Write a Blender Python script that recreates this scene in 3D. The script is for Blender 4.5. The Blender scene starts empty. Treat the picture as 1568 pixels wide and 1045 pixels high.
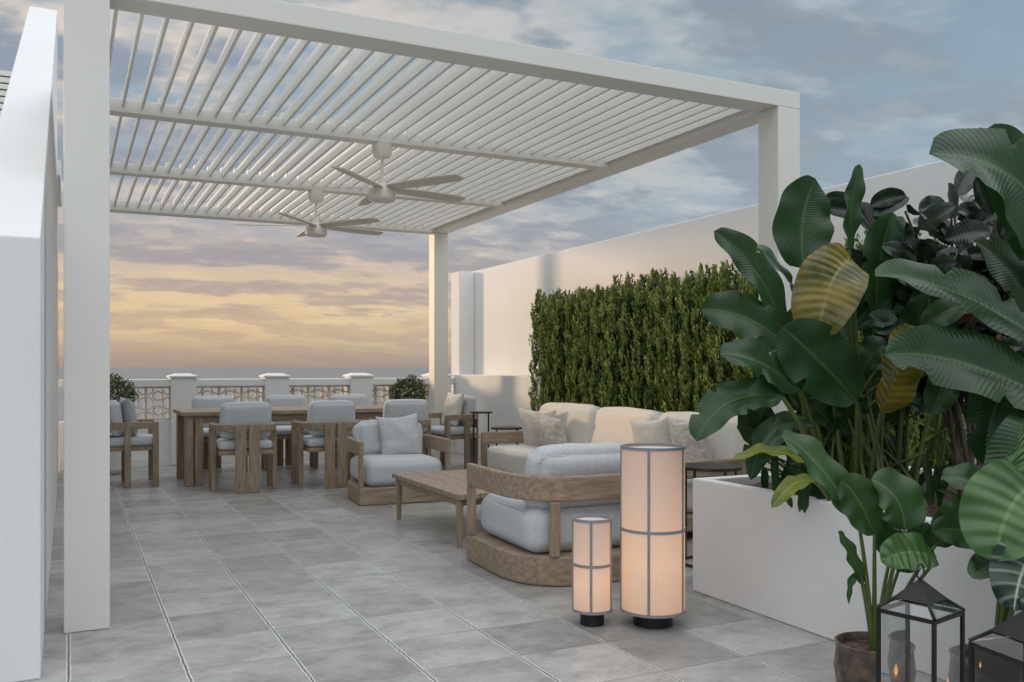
import bpy, bmesh, math, random
import numpy as np
from mathutils import Vector, Matrix, noise as mnoise
random.seed(7); np.random.seed(7)
scene=bpy.context.scene
COL=scene.collection
def srgb(r,g,b):
    f=lambda c:(c/255/12.92 if c/255<=0.04045 else ((c/255+0.055)/1.055)**2.4)
    return (f(r),f(g),f(b),1)
# ---------------------------------------------------------------- materials
def new_mat(name):
    m=bpy.data.materials.new(name); m.use_nodes=True
    nt=m.node_tree; b=nt.nodes['Principled BSDF']
    return m,nt,b
def N(nt,t,**kw):
    n=nt.nodes.new(t)
    for k,v in kw.items(): setattr(n,k,v)
    return n
def mat_noise(name,c1,c2,scale=4,rough=.6,bump=.1,bscale=60,stretch=(1,1,1),metal=0,detail=4,bdist=.01,coord='Object'):
    m,nt,b=new_mat(name); L=nt.links.new
    tc=N(nt,'ShaderNodeTexCoord'); mp=N(nt,'ShaderNodeMapping'); mp.inputs['Scale'].default_value=stretch
    L(tc.outputs[coord],mp.inputs[0])
    n=N(nt,'ShaderNodeTexNoise'); n.inputs['Scale'].default_value=scale; n.inputs['Detail'].default_value=detail
    L(mp.outputs[0],n.inputs['Vector'])
    r=N(nt,'ShaderNodeValToRGB'); r.color_ramp.elements[0].position=.3; r.color_ramp.elements[1].position=.7
    r.color_ramp.elements[0].color=(*c1[:3],1); r.color_ramp.elements[1].color=(*c2[:3],1)
    L(n.outputs['Fac'],r.inputs[0]); L(r.outputs[0],b.inputs['Base Color'])
    if bump>0:
        n2=N(nt,'ShaderNodeTexNoise'); n2.inputs['Scale'].default_value=bscale; n2.inputs['Detail'].default_value=2
        L(mp.outputs[0],n2.inputs['Vector'])
        bp=N(nt,'ShaderNodeBump'); bp.inputs['Strength'].default_value=bump; bp.inputs['Distance'].default_value=bdist
        L(n2.outputs['Fac'],bp.inputs['Height']); L(bp.outputs[0],b.inputs['Normal'])
    b.inputs['Roughness'].default_value=rough; b.inputs['Metallic'].default_value=metal
    return m
M={}
M['stucco']=mat_noise('white_stucco',(.77,.768,.765),(.83,.828,.822),1.2,.85,.12,90)
M['paint']=mat_noise('pergola_paint',(.75,.73,.68),(.78,.76,.71),1.5,.45,0,40)
M['fanwhite']=mat_noise('fan_enamel',(.76,.73,.66),(.8,.77,.70),3,.4,0,40)
M['blade']=mat_noise('fan_blade_wood',(.66,.60,.53),(.76,.70,.63),3,.5,.05,40,(1,8,1))
M['wood']=mat_noise('weathered_teak',(.23,.165,.11),(.41,.315,.23),5,.6,.25,22,(1,9,9),bdist=.004)
M['woodz']=mat_noise('weathered_teak_vertical',(.23,.165,.11),(.41,.315,.23),5,.6,.25,22,(9,9,1),bdist=.004)
M['fab']=mat_noise('blue_grey_fabric',(.51,.53,.555),(.61,.625,.64),60,.95,.5,450,bdist=.002)
M['fabw']=mat_noise('cream_fabric',(.66,.62,.57),(.74,.70,.65),60,.95,.5,450,bdist=.002)
M['fabg']=mat_noise('grey_fabric',(.36,.37,.39),(.46,.47,.49),60,.95,.5,450,bdist=.002)
M['fabp']=mat_noise('patterned_fabric',(.40,.38,.36),(.72,.68,.63),14,.95,.5,300,(1,1,3),bdist=.002)
M['black']=mat_noise('black_metal',(.02,.02,.02),(.035,.035,.035),10,.4,.03,80,metal=.6)
M['darkm']=mat_noise('bronze_metal',(.05,.045,.04),(.08,.07,.06),10,.35,.03,80,metal=.7)
M['soil']=mat_noise('bark_mulch',(.02,.014,.01),(.18,.115,.085),45,.95,1,60,bdist=.03)
M['pot']=mat_noise('stoneware_pot',(.04,.03,.025),(.20,.145,.11),18,.4,.5,40)
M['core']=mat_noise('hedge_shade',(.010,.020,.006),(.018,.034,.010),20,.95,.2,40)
M['stem']=mat_noise('green_stem',(.04,.075,.015),(.13,.16,.03),5,.4,.1,30,(1,1,.2))
M['bark']=mat_noise('bark',(.06,.045,.03),(.14,.10,.07),12,.8,.5,40)
M['seagrd']=mat_noise('land',(.1,.1,.08),(.16,.14,.12),.2,.9,.1,2)
M['breeze']=mat_noise('breeze_block',(.68,.62,.55),(.78,.72,.64),5,.85,.2,60)
M['frame']=mat_noise('lantern_frame',(.24,.24,.26),(.30,.30,.32),10,.5,0,60)
M['wax']=mat_noise('candle_wax',(.75,.66,.5),(.8,.7,.55),10,.5,0,60)
M['window']=mat_noise('dark_glass',(.10,.085,.07),(.14,.11,.09),2,.1,0,5)

def floor_mat():
    m,nt,b=new_mat('stone_tiles'); L=nt.links.new
    tc=N(nt,'ShaderNodeTexCoord')
    br=N(nt,'ShaderNodeTexBrick'); br.offset=0; br.squash=1
    br.inputs['Scale'].default_value=1; br.inputs['Brick Width'].default_value=.42; br.inputs['Row Height'].default_value=.42
    br.inputs['Mortar Size'].default_value=.0035; br.inputs['Mortar Smooth'].default_value=.3; br.inputs['Bias'].default_value=0
    br.inputs['Color1'].default_value=(.0,.0,.0,1); br.inputs['Color2'].default_value=(1,1,1,1); br.inputs['Mortar'].default_value=(.5,.5,.5,1)
    L(tc.outputs['Object'],br.inputs['Vector'])
    n1=N(nt,'ShaderNodeTexNoise'); n1.inputs['Scale'].default_value=4.2; n1.inputs['Detail'].default_value=10; n1.inputs['Roughness'].default_value=.76; n1.inputs['Distortion'].default_value=.1
    mp=N(nt,'ShaderNodeMapping'); mp.inputs['Scale'].default_value=(1,1.25,1)
    mul=N(nt,'ShaderNodeVectorMath',operation='MULTIPLY_ADD'); mul.inputs[1].default_value=(7,7,7)
    L(br.outputs['Color'],mul.inputs[0]); L(tc.outputs['Object'],mul.inputs[2])
    L(mul.outputs[0],mp.inputs[0]); L(mp.outputs[0],n1.inputs['Vector'])
    r=N(nt,'ShaderNodeValToRGB'); e=r.color_ramp.elements
    e[0].position=.33; e[0].color=(.245,.24,.232,1); e[1].position=.68; e[1].color=(.53,.52,.50,1)
    L(n1.outputs['Fac'],r.inputs[0])
    mx=N(nt,'ShaderNodeMix',data_type='RGBA',blend_type='MULTIPLY'); mx.inputs[0].default_value=1
    r2=N(nt,'ShaderNodeMapRange'); r2.inputs['To Min'].default_value=.76; r2.inputs['To Max'].default_value=1.16
    L(br.outputs['Color'],r2.inputs['Value']); L(r.outputs[0],mx.inputs[6]); L(r2.outputs[0],mx.inputs[7])
    sp=N(nt,'ShaderNodeSeparateXYZ'); L(tc.outputs['Object'],sp.inputs[0])
    nj=N(nt,'ShaderNodeTexNoise'); nj.inputs['Scale'].default_value=34; nj.inputs['Detail'].default_value=3; L(tc.outputs['Object'],nj.inputs['Vector'])
    j1=N(nt,'ShaderNodeMath',operation='MULTIPLY_ADD'); j1.inputs[1].default_value=.016; L(nj.outputs['Fac'],j1.inputs[0]); L(sp.outputs['X'],j1.inputs[2])
    j2=N(nt,'ShaderNodeMath',operation='ADD'); j2.inputs[1].default_value=.21-.008; L(j1.outputs[0],j2.inputs[0])
    j3=N(nt,'ShaderNodeMath',operation='FLOORED_MODULO'); j3.inputs[1].default_value=.42; L(j2.outputs[0],j3.inputs[0])
    j4=N(nt,'ShaderNodeMath',operation='SUBTRACT'); j4.inputs[1].default_value=.21; L(j3.outputs[0],j4.inputs[0])
    j5=N(nt,'ShaderNodeMath',operation='ABSOLUTE'); L(j4.outputs[0],j5.inputs[0])
    jd=N(nt,'ShaderNodeMapRange'); jd.inputs['From Min'].default_value=.0026; jd.inputs['From Max'].default_value=.0046; jd.inputs['To Min'].default_value=1; jd.inputs['To Max'].default_value=0
    L(j5.outputs[0],jd.inputs['Value'])
    je=N(nt,'ShaderNodeMapRange'); je.inputs['From Min'].default_value=.007; je.inputs['From Max'].default_value=.011; je.inputs['To Min'].default_value=1; je.inputs['To Max'].default_value=0
    L(j5.outputs[0],je.inputs['Value'])
    mA=N(nt,'ShaderNodeMix',data_type='RGBA'); mA.inputs[7].default_value=(.80,.79,.77,1)
    ml=N(nt,'ShaderNodeMath',operation='MULTIPLY'); ml.inputs[1].default_value=.8; L(je.outputs[0],ml.inputs[0]); L(ml.outputs[0],mA.inputs[0]); L(mx.outputs[2],mA.inputs[6])
    mB=N(nt,'ShaderNodeMix',data_type='RGBA'); mB.inputs[7].default_value=(.11,.107,.104,1); L(jd.outputs[0],mB.inputs[0]); L(mA.outputs[2],mB.inputs[6])
    mC=N(nt,'ShaderNodeMix',data_type='RGBA'); mC.inputs[7].default_value=(.17,.167,.162,1)
    ml2=N(nt,'ShaderNodeMath',operation='MULTIPLY'); ml2.inputs[1].default_value=.65; L(br.outputs['Fac'],ml2.inputs[0]); L(ml2.outputs[0],mC.inputs[0]); L(mB.outputs[2],mC.inputs[6])
    L(mC.outputs[2],b.inputs['Base Color'])
    rr=N(nt,'ShaderNodeMapRange'); rr.inputs['To Min'].default_value=.46; rr.inputs['To Max'].default_value=.16; L(n1.outputs['Fac'],rr.inputs['Value']); L(rr.outputs[0],b.inputs['Roughness'])
    bp=N(nt,'ShaderNodeBump'); bp.inputs['Strength'].default_value=.5; bp.inputs['Distance'].default_value=.006
    hs=N(nt,'ShaderNodeMath',operation='SUBTRACT'); L(n1.outputs['Fac'],hs.inputs[0]); L(br.outputs['Fac'],hs.inputs[1])
    hs2=N(nt,'ShaderNodeMath',operation='SUBTRACT'); L(hs.outputs[0],hs2.inputs[0]); L(jd.outputs[0],hs2.inputs[1])
    L(hs2.outputs[0],bp.inputs['Height']); L(bp.outputs[0],b.inputs['Normal'])
    return m
M['floor']=floor_mat()

def leaf_mat(name,c1,c2,vein,rough=.3,trans=.12,freq=230,stripe=.04,bstr=.3,cscale=7):
    m,nt,b=new_mat(name); L=nt.links.new
    uv=N(nt,'ShaderNodeUVMap'); sp=N(nt,'ShaderNodeSeparateXYZ'); L(uv.outputs[0],sp.inputs[0])
    a=N(nt,'ShaderNodeMath',operation='MULTIPLY_ADD'); a.inputs[1].default_value=2; a.inputs[2].default_value=-1; L(sp.outputs['Y'],a.inputs[0])
    ab=N(nt,'ShaderNodeMath',operation='ABSOLUTE'); L(a.outputs[0],ab.inputs[0])
    c=N(nt,'ShaderNodeMath',operation='MULTIPLY_ADD'); c.inputs[1].default_value=-.10; L(ab.outputs[0],c.inputs[0]); L(sp.outputs['X'],c.inputs[2])
    f=N(nt,'ShaderNodeMath',operation='MULTIPLY'); f.inputs[1].default_value=freq; L(c.outputs[0],f.inputs[0])
    s=N(nt,'ShaderNodeMath',operation='SINE'); L(f.outputs[0],s.inputs[0])
    tc=N(nt,'ShaderNodeTexCoord'); n=N(nt,'ShaderNodeTexNoise'); n.inputs['Scale'].default_value=cscale; n.inputs['Detail'].default_value=3; L(tc.outputs['Object'],n.inputs['Vector'])
    r=N(nt,'ShaderNodeValToRGB'); r.color_ramp.elements[0].position=.35; r.color_ramp.elements[1].position=.68
    r.color_ramp.elements[0].color=(*c1,1); r.color_ramp.elements[1].color=(*c2,1); L(n.outputs['Fac'],r.inputs[0])
    mr=N(nt,'ShaderNodeMapRange'); mr.inputs['From Min'].default_value=.025; mr.inputs['From Max'].default_value=.06; mr.inputs['To Min'].default_value=1; mr.inputs['To Max'].default_value=0
    L(ab.outputs[0],mr.inputs['Value'])
    mx=N(nt,'ShaderNodeMix',data_type='RGBA'); mx.inputs[7].default_value=(*vein,1); L(mr.outputs[0],mx.inputs[0]); L(r.outputs[0],mx.inputs[6])
    mv=N(nt,'ShaderNodeMapRange'); mv.inputs['From Min'].default_value=.5; mv.inputs['From Max'].default_value=1; mv.inputs['To Min'].default_value=0; mv.inputs['To Max'].default_value=stripe; L(s.outputs[0],mv.inputs['Value'])
    mx2=N(nt,'ShaderNodeMix',data_type='RGBA'); mx2.inputs[7].default_value=(*vein,1); L(mv.outputs[0],mx2.inputs[0]); L(mx.outputs[2],mx2.inputs[6])
    L(mx2.outputs[2],b.inputs['Base Color']); b.inputs['Roughness'].default_value=rough
    bp=N(nt,'ShaderNodeBump'); bp.inputs['Strength'].default_value=bstr; bp.inputs['Distance'].default_value=.0025; L(s.outputs[0],bp.inputs['Height']); L(bp.outputs[0],b.inputs['Normal'])
    t=N(nt,'ShaderNodeBsdfTranslucent'); t.inputs[0].default_value=(*[min(1,x*2.5) for x in c2],1)
    ms=N(nt,'ShaderNodeMixShader'); ms.inputs[0].default_value=trans
    L(b.outputs[0],ms.inputs[1]); L(t.outputs[0],ms.inputs[2]); L(ms.outputs[0],nt.nodes['Material Output'].inputs[0])
    return m
M['leafd']=leaf_mat('strelitzia_leaf_dark',(.010,.036,.010),(.022,.066,.016),(.06,.12,.035),.3,.14,230,.02,.18)
M['leafm']=leaf_mat('strelitzia_leaf_mid',(.016,.052,.012),(.036,.092,.020),(.09,.16,.045),.3,.16,230,.03,.2)
M['leafy']=leaf_mat('strelitzia_leaf_lit_gold',(.035,.065,.010),(.26,.19,.025),(.26,.22,.05),.16,.22,80,.05,.5,9)  # gold tone paints warm light onto green leaves
M['leafyg']=leaf_mat('yellow_green_leaf',(.08,.14,.02),(.24,.26,.035),(.35,.38,.1),.35,.2,200)
M['ficus']=leaf_mat('rubber_plant_leaf',(.008,.019,.010),(.020,.034,.018),(.04,.045,.025),.24,.02,90,.03,.10)
M['rust']=leaf_mat('rubber_plant_underside',(.10,.04,.018),(.19,.08,.03),(.2,.1,.05),.5,.05,90)
M['leafr']=leaf_mat('ribbed_leaf',(.035,.10,.022),(.07,.155,.04),(.12,.22,.07),.35,.1,46,.08,1.0)
M['leafv']=leaf_mat('veined_dark_leaf',(.006,.02,.012),(.012,.035,.018),(.35,.40,.3),.3,.05,46,.4)

def attr_leaf(name,c1,c2,c3):
    m,nt,b=new_mat(name); L=nt.links.new
    at=N(nt,'ShaderNodeAttribute'); at.attribute_name='leafvar'
    r=N(nt,'ShaderNodeValToRGB'); r.color_ramp.elements[0].color=(*c1,1); r.color_ramp.elements[1].color=(*c3,1)
    e=r.color_ramp.elements.new(.5); e.color=(*c2,1)
    L(at.outputs['Fac'],r.inputs[0]); L(r.outputs[0],b.inputs['Base Color']); b.inputs['Roughness'].default_value=.6
    return m
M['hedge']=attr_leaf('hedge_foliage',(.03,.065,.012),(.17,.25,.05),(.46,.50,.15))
M['bush']=attr_leaf('bush_foliage',(.03,.06,.02),(.08,.12,.04),(.32,.30,.2))

def shade_mat(name,hgt,z0):
    m,nt,b=new_mat(name); L=nt.links.new
    tc=N(nt,'ShaderNodeTexCoord'); sp=N(nt,'ShaderNodeSeparateXYZ'); L(tc.outputs['Object'],sp.inputs[0])
    mr=N(nt,'ShaderNodeMapRange'); mr.inputs['From Min'].default_value=z0; mr.inputs['From Max'].default_value=z0+hgt; L(sp.outputs['Z'],mr.inputs['Value'])
    r=N(nt,'ShaderNodeValToRGB'); e=r.color_ramp.elements
    e[0].color=(.30,.15,.07,1); e[1].color=(.20,.105,.065,1); x=e.new(.3); x.color=(.45,.24,.115,1); x=e.new(.75); x.color=(.27,.15,.09,1)
    L(mr.outputs[0],r.inputs[0])
    w=N(nt,'ShaderNodeTexNoise'); w.inputs['Scale'].default_value=120; mp=N(nt,'ShaderNodeMapping'); mp.inputs['Scale'].default_value=(1,1,.12); L(tc.outputs['Object'],mp.inputs[0]); L(mp.outputs[0],w.inputs['Vector'])
    w2=N(nt,'ShaderNodeMapRange'); w2.inputs['To Min'].default_value=.88; w2.inputs['To Max'].default_value=1.12; L(w.outputs['Fac'],w2.inputs['Value'])
    b.inputs['Base Color'].default_value=(.52,.44,.39,1); b.inputs['Roughness'].default_value=.9
    L(r.outputs[0],b.inputs['Emission Color']); L(w2.outputs[0],b.inputs['Emission Strength'])
    return m
def glass_mat():
    m,nt,b=new_mat('lantern_glass'); L=nt.links.new
    g=N(nt,'ShaderNodeBsdfGlossy'); g.inputs['Roughness'].default_value=.03
    t=N(nt,'ShaderNodeBsdfTransparent'); fr=N(nt,'ShaderNodeFresnel'); fr.inputs[0].default_value=1.5
    mu=N(nt,'ShaderNodeMath',operation='MULTIPLY_ADD'); mu.inputs[1].default_value=1.2; mu.inputs[2].default_value=.05; L(fr.outputs[0],mu.inputs[0])
    ms=N(nt,'ShaderNodeMixShader'); L(mu.outputs[0],ms.inputs[0]); L(t.outputs[0],ms.inputs[1]); L(g.outputs[0],ms.inputs[2])
    L(ms.outputs[0],nt.nodes['Material Output'].inputs[0]); return m
M['glass']=glass_mat()
m,nt,b=new_mat('candle_flame'); b.inputs['Emission Color'].default_value=(1,.42,.1,1); b.inputs['Emission Strength'].default_value=8; M['flame']=m
def sea_mat():
    m,nt,b=new_mat('sea_water'); L=nt.links.new
    b.inputs['Roughness'].default_value=.6; b.inputs['Specular IOR Level'].default_value=.12
    tc=N(nt,'ShaderNodeTexCoord'); n=N(nt,'ShaderNodeTexNoise'); n.inputs['Scale'].default_value=.01; n.inputs['Detail'].default_value=6; L(tc.outputs['Object'],n.inputs['Vector'])
    r=N(nt,'ShaderNodeValToRGB'); r.color_ramp.elements[0].color=(.15,.15,.155,1); r.color_ramp.elements[1].color=(.27,.26,.25,1); L(n.outputs['Fac'],r.inputs[0]); L(r.outputs[0],b.inputs['Base Color'])
    return m
M['sea']=sea_mat()

# ---------------------------------------------------------------- helpers
def root(name,loc=(0,0,0),rz=0):
    e=bpy.data.objects.new(name,None); COL.objects.link(e); e.location=loc; e.rotation_euler=(0,0,math.radians(rz)); e.empty_display_size=.1
    return e
def mobj(name,verts,faces,mat,parent=None,smooth=False,loc=(0,0,0),rot=(0,0,0)):
    me=bpy.data.meshes.new(name); me.from_pydata([tuple(v) for v in verts],[],faces); me.update()
    mats=mat if isinstance(mat,list) else [mat]
    for k in mats: me.materials.append(k)
    if smooth:
        for p in me.polygons: p.use_smooth=True
    o=bpy.data.objects.new(name,me); COL.objects.link(o); o.location=loc; o.rotation_euler=rot
    if parent: o.parent=parent
    return o
def fixn(o):
    bm=bmesh.new(); bm.from_mesh(o.data); bmesh.ops.recalc_face_normals(bm,faces=bm.faces); bm.to_mesh(o.data); bm.free()
def bevel(o,w,seg=2):
    md=o.modifiers.new('bev','BEVEL'); md.width=w; md.segments=seg; md.limit_method='ANGLE'; md.angle_limit=math.radians(40)
CUBEF=[(0,3,2,1),(4,5,6,7),(0,1,5,4),(1,2,6,5),(2,3,7,6),(3,0,4,7)]
def box(name,x0,x1,y0,y1,z0,z1,mat,parent=None,bv=.004,loc=(0,0,0),rot=(0,0,0)):
    v=[(x0,y0,z0),(x1,y0,z0),(x1,y1,z0),(x0,y1,z0),(x0,y0,z1),(x1,y0,z1),(x1,y1,z1),(x0,y1,z1)]
    o=mobj(name,v,CUBEF,mat,parent,loc=loc,rot=rot)
    if bv: bevel(o,bv)
    return o
def boxes(name,lst,mat,parent=None,bv=.003):
    vs=[];fs=[]
    for (x0,x1,y0,y1,z0,z1) in lst:
        k=len(vs)
        vs+=[(x0,y0,z0),(x1,y0,z0),(x1,y1,z0),(x0,y1,z0),(x0,y0,z1),(x1,y0,z1),(x1,y1,z1),(x0,y1,z1)]
        fs+=[tuple(i+k for i in f) for f in CUBEF]
    o=mobj(name,vs,fs,mat,parent)
    if bv: bevel(o,bv)
    return o
def lathe(name,prof,mat,parent=None,n=40,loc=(0,0,0),smooth=True):
    vs=[];fs=[]
    for r,z in prof:
        for i in range(n):
            a=2*math.pi*i/n; vs.append((r*math.cos(a),r*math.sin(a),z))
    for j in range(len(prof)-1):
        for i in range(n):
            fs.append((j*n+i,j*n+(i+1)%n,(j+1)*n+(i+1)%n,(j+1)*n+i))
    if prof[0][0]>1e-4: fs.append(tuple(reversed(range(n))))
    if prof[-1][0]>1e-4: fs.append(tuple((len(prof)-1)*n+i for i in range(n)))
    o=mobj(name,vs,fs,mat,parent,loc=loc)
    if smooth:
        for p in o.data.polygons: p.use_smooth=len(p.vertices)==4
        o.data.set_sharp_from_angle(angle=math.radians(35))
    return o
def sweep(name,path,w,h,mat,parent=None,closed=False,bv=.006,z=0):
    n=len(path); vs=[];fs=[]
    for i,(x,y) in enumerate(path):
        a=Vector(path[i-1] if (i>0 or closed) else path[i]); c=Vector(path[(i+1)%n] if (i<n-1 or closed) else path[i])
        t=(c-a).normalized(); nn=Vector((-t.y,t.x))
        for s,zz in((-.5,z),(.5,z),(.5,z+h),(-.5,z+h)):
            vs.append((x+nn.x*w*s,y+nn.y*w*s,zz))
    m=n if closed else n-1
    for i in range(m):
        j=(i+1)%n
        for k in range(4):
            fs.append((i*4+k,i*4+(k+1)%4,j*4+(k+1)%4,j*4+k))
    if not closed: fs+=[(3,2,1,0),((n-1)*4,(n-1)*4+1,(n-1)*4+2,(n-1)*4+3)]
    o=mobj(name,vs,fs,mat,parent); fixn(o)
    if bv: bevel(o,bv)
    return o
def prism(name,path,z0,z1,mat,parent=None,bv=.008):
    n=len(path); vs=[(x,y,z0) for x,y in path]+[(x,y,z1) for x,y in path]
    fs=[tuple(reversed(range(n))),tuple(range(n,2*n))]+[(i,(i+1)%n,n+(i+1)%n,n+i) for i in range(n)]
    o=mobj(name,vs,fs,mat,parent); fixn(o)
    if bv: bevel(o,bv)
    return o
def tube(name,pts,r,mat,parent=None,n=8,r2=None):
    pts=[Vector(p) for p in pts]; vs=[];fs=[]
    for i,p in enumerate(pts):
        t=(pts[min(i+1,len(pts)-1)]-pts[max(i-1,0)]).normalized()
        a=t.cross(Vector((0,0,1)));
        if a.length<.05: a=t.cross(Vector((1,0,0)))
        a.normalize(); b=t.cross(a)
        rr=r+( (r2 if r2 is not None else r)-r)*i/(len(pts)-1)
        for k in range(n):
            an=2*math.pi*k/n; vs.append(p+a*rr*math.cos(an)+b*rr*math.sin(an))
    for i in range(len(pts)-1):
        for k in range(n): fs.append((i*n+k,i*n+(k+1)%n,(i+1)*n+(k+1)%n,(i+1)*n+k))
    fs.append(tuple(range(n))); fs.append(tuple(reversed([ (len(pts)-1)*n+k for k in range(n)])))
    return mobj(name,vs,fs,mat,parent,smooth=True)
def cushion(name,sx,sy,sz,mat,parent,loc,rot=(0,0,0),r=.05,bulge=.02,seed=0,wr=.004):
    bm=bmesh.new(); bmesh.ops.create_cube(bm,size=2); bmesh.ops.subdivide_edges(bm,edges=bm.edges,cuts=17,use_grid_fill=True)
    h=Vector((sx/2,sy/2,sz/2)); r=min(r,min(h)*.95)
    for v in bm.verts:
        q=Vector([math.copysign(abs(c)**.55,c) if abs(c)>1e-6 else 0 for c in v.co])
        P=Vector((q.x*h.x,q.y*h.y,q.z*h.z)); c=Vector([max(-(h[i]-r),min(h[i]-r,P[i])) for i in range(3)])
        d=P-c
        nrm=d.normalized() if d.length>1e-6 else Vector((0,0,1))
        P=c+nrm*r if d.length>1e-6 else P
        for i in range(3):
            j,k=(i+1)%3,(i+2)%3
            if abs(q[i])>.999: 
                P[i]+=math.copysign(bulge*(1-q[j]**4)*(1-q[k]**4),q[i])
        w=mnoise.noise(Vector((P.x*5+seed*3.1,P.y*5,P.z*5)))*wr+mnoise.noise(Vector((P.x*13+seed,P.y*13,P.z*13)))*wr*.5
        v.co=P+nrm*w
    me=bpy.data.meshes.new(name); bm.to_mesh(me); bm.free(); me.materials.append(mat)
    for p in me.polygons: p.use_smooth=True
    o=bpy.data.objects.new(name,me); COL.objects.link(o); o.parent=parent; o.location=loc; o.rotation_euler=[math.radians(a) for a in rot]
    ax=min(range(3),key=lambda i:h[i]); u,v=[i for i in range(3) if i!=ax]
    for s_ in(-1,1):
        pts=[]
        for i in range(49):
            a=2*math.pi*i/48; c_,s2=math.cos(a),math.sin(a); e=.16
            p=[0,0,0]; p[u]=math.copysign(abs(c_)**e,c_)*(h[u]-r*.30); p[v]=math.copysign(abs(s2)**e,s2)*(h[v]-r*.30); p[ax]=s_*(h[ax]-r*.30)
            pts.append(p)
        tube(name+'_piping',pts,.0035,mat,o,6)
    return o
def pillow(name,w,h,t,mat,parent,loc,rot=(0,0,0),seed=0):
    n=22; vs=[];fs=[]
    for side in(-1,1):
        for i in range(n+1):
            for j in range(n+1):
                u=-1+2*i/n; v=-1+2*j/n
                u=math.sin(u*math.pi/2)*.5+u*.5; v=math.sin(v*math.pi/2)*.5+v*.5
                x=u*w/2*(1-.09*(1-v*v)*u*u); z=v*h/2*(1-.09*(1-u*u)*v*v)
                th=(max(0,(1-u*u))*max(0,(1-v*v)))**.42*t/2
                th*=1+.25*mnoise.noise(Vector((u*2.2+seed*5,v*2.2,side)))
                th+= .004*mnoise.noise(Vector((u*9+seed,v*9,side))) if th>.005 else 0
                if v>0: z-=.03*h*(1-abs(u))*v
                vs.append((x,side*th,z))
    k=(n+1)*(n+1)
    for i in range(n):
        for j in range(n):
            a=i*(n+1)+j; f=(a,a+1,a+n+2,a+n+1)
            fs.append(tuple(reversed(f))); fs.append(tuple(q+k for q in f))
    o=mobj(name,vs,fs,mat,parent,True,loc,[math.radians(a) for a in rot])
    bm=bmesh.new(); bm.from_mesh(o.data); bmesh.ops.remove_doubles(bm,verts=bm.verts,dist=.0008); bmesh.ops.recalc_face_normals(bm,faces=bm.faces); bm.to_mesh(o.data); bm.free()
    for p in o.data.polygons: p.use_smooth=True
    return o

# ---------------------------------------------------------------- setting
mobj('sea',[(-30000,-2000,-14),(30000,-2000,-14),(30000,40000,-14),(-30000,40000,-14)],[(0,1,2,3)],M['sea'])
mobj('ground',[(-400,-400,-13.9),(400,-400,-13.9),(400,60,-13.9),(-400,60,-13.9)],[(0,1,2,3)],M['seagrd'])
mobj('terrace_floor',[(-7,-6,0),(5.4,-6,0),(5.4,12.1,0),(-7,12.1,0)],[(0,1,2,3)],M['floor'])
box('terrace_building',-7,5.42,-6,12.12,-13.95,-.02,M['stucco'],None,0)

sw=root('stair_parapet_wall')
xl,xr=-.335,-.097
pr=[(3.92,0),(9.74,0),(9.74,4.64),(3.92,1.70)]
vs=[(xl,y,z) for y,z in pr]+[(xr,y,z) for y,z in pr]
o=mobj('wall_body',vs,[(3,2,1,0),(4,5,6,7),(0,1,5,4),(1,2,6,5),(2,3,7,6),(3,0,4,7)],M['stucco'],sw)
fixn(o); bevel(o,.006)
hb=root('house_wing')
box('wall',-1.9,-.11,9.76,11.6,0,3.05,M['stucco'],hb)
box('roof_edge',-1.9,-.07,9.75,11.65,3.052,3.2,M['stucco'],hb)
box('window',-.109,-.10,10.1,11.3,1.0,2.3,M['window'],hb,0)
box('near_wall',-3.5,-.345,3.95,9.7,0,1.6,M['stucco'],hb)
ls=root('louvre_screen')
for i in range(14):
    box('slat_%d'%i,-1.8,-.36,10.2,10.24,3.22+i*.066,3.22+i*.066+.05,M['paint'],ls,.003)
box('screen_post',-1.86,-1.8,10.18,10.26,3.2,4.16,M['paint'],ls)
box('backing',-1.8,-.36,10.27,10.29,3.2,4.14,M['black'],ls,0)

rw=root('boundary_wall')
box('wall_body',5.2,5.42,-4,12.1,0,2.575,M['stucco'],rw,.008)
box('return_pier',4.96,5.198,11.8,12.1,0,2.56,M['stucco'],rw,.008)
box('low_ledge',4.87,5.197,9.2,11.797,0,1.1,M['stucco'],rw,.008)
tr=root('hedge_trough')
box('trough_body',4.8,5.195,3.6,9.19,0,.45,M['stucco'],tr,.008)
box('trough_soil',4.84,5.19,3.65,9.15,.451,.456,M['soil'],tr,0)

bl=root('balustrade')
Y0=11.72
pil=[.14,1.27,2.40,3.52,4.65]
box('base_wall',-.1,4.955,Y0+.06,Y0+.26,.1,.56,M['stucco'],bl)
box('plinth',-.1,4.955,Y0+.02,Y0+.30,0,.098,M['stucco'],bl)
box('rail',-.1,4.955,Y0+.03,Y0+.29,.962,1.055,M['stucco'],bl,.01)
for i,x in enumerate(pil):
    box('pillar_%d'%i,x-.15,x+.15,Y0,Y0+.32,.002,1.075,M['stucco'],bl,.008)
    vs=[(x-.17,Y0-.02,1.076),(x+.17,Y0-.02,1.076),(x+.17,Y0+.34,1.076),(x-.17,Y0+.34,1.076),(x-.17,Y0-.02,1.095),(x+.17,Y0-.02,1.095),(x+.17,Y0+.34,1.095),(x-.17,Y0+.34,1.095),(x-.08,Y0+.08,1.125),(x+.08,Y0+.08,1.125),(x+.08,Y0+.24,1.125),(x-.08,Y0+.24,1.125)]
    fs=[(3,2,1,0),(0,1,5,4),(1,2,6,5),(2,3,7,6),(3,0,4,7),(4,5,9,8),(5,6,10,9),(6,7,11,10),(7,4,8,11),(8,9,10,11)]
    mobj('pillar_cap_%d'%i,vs,fs,M['stucco'],bl)
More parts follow.
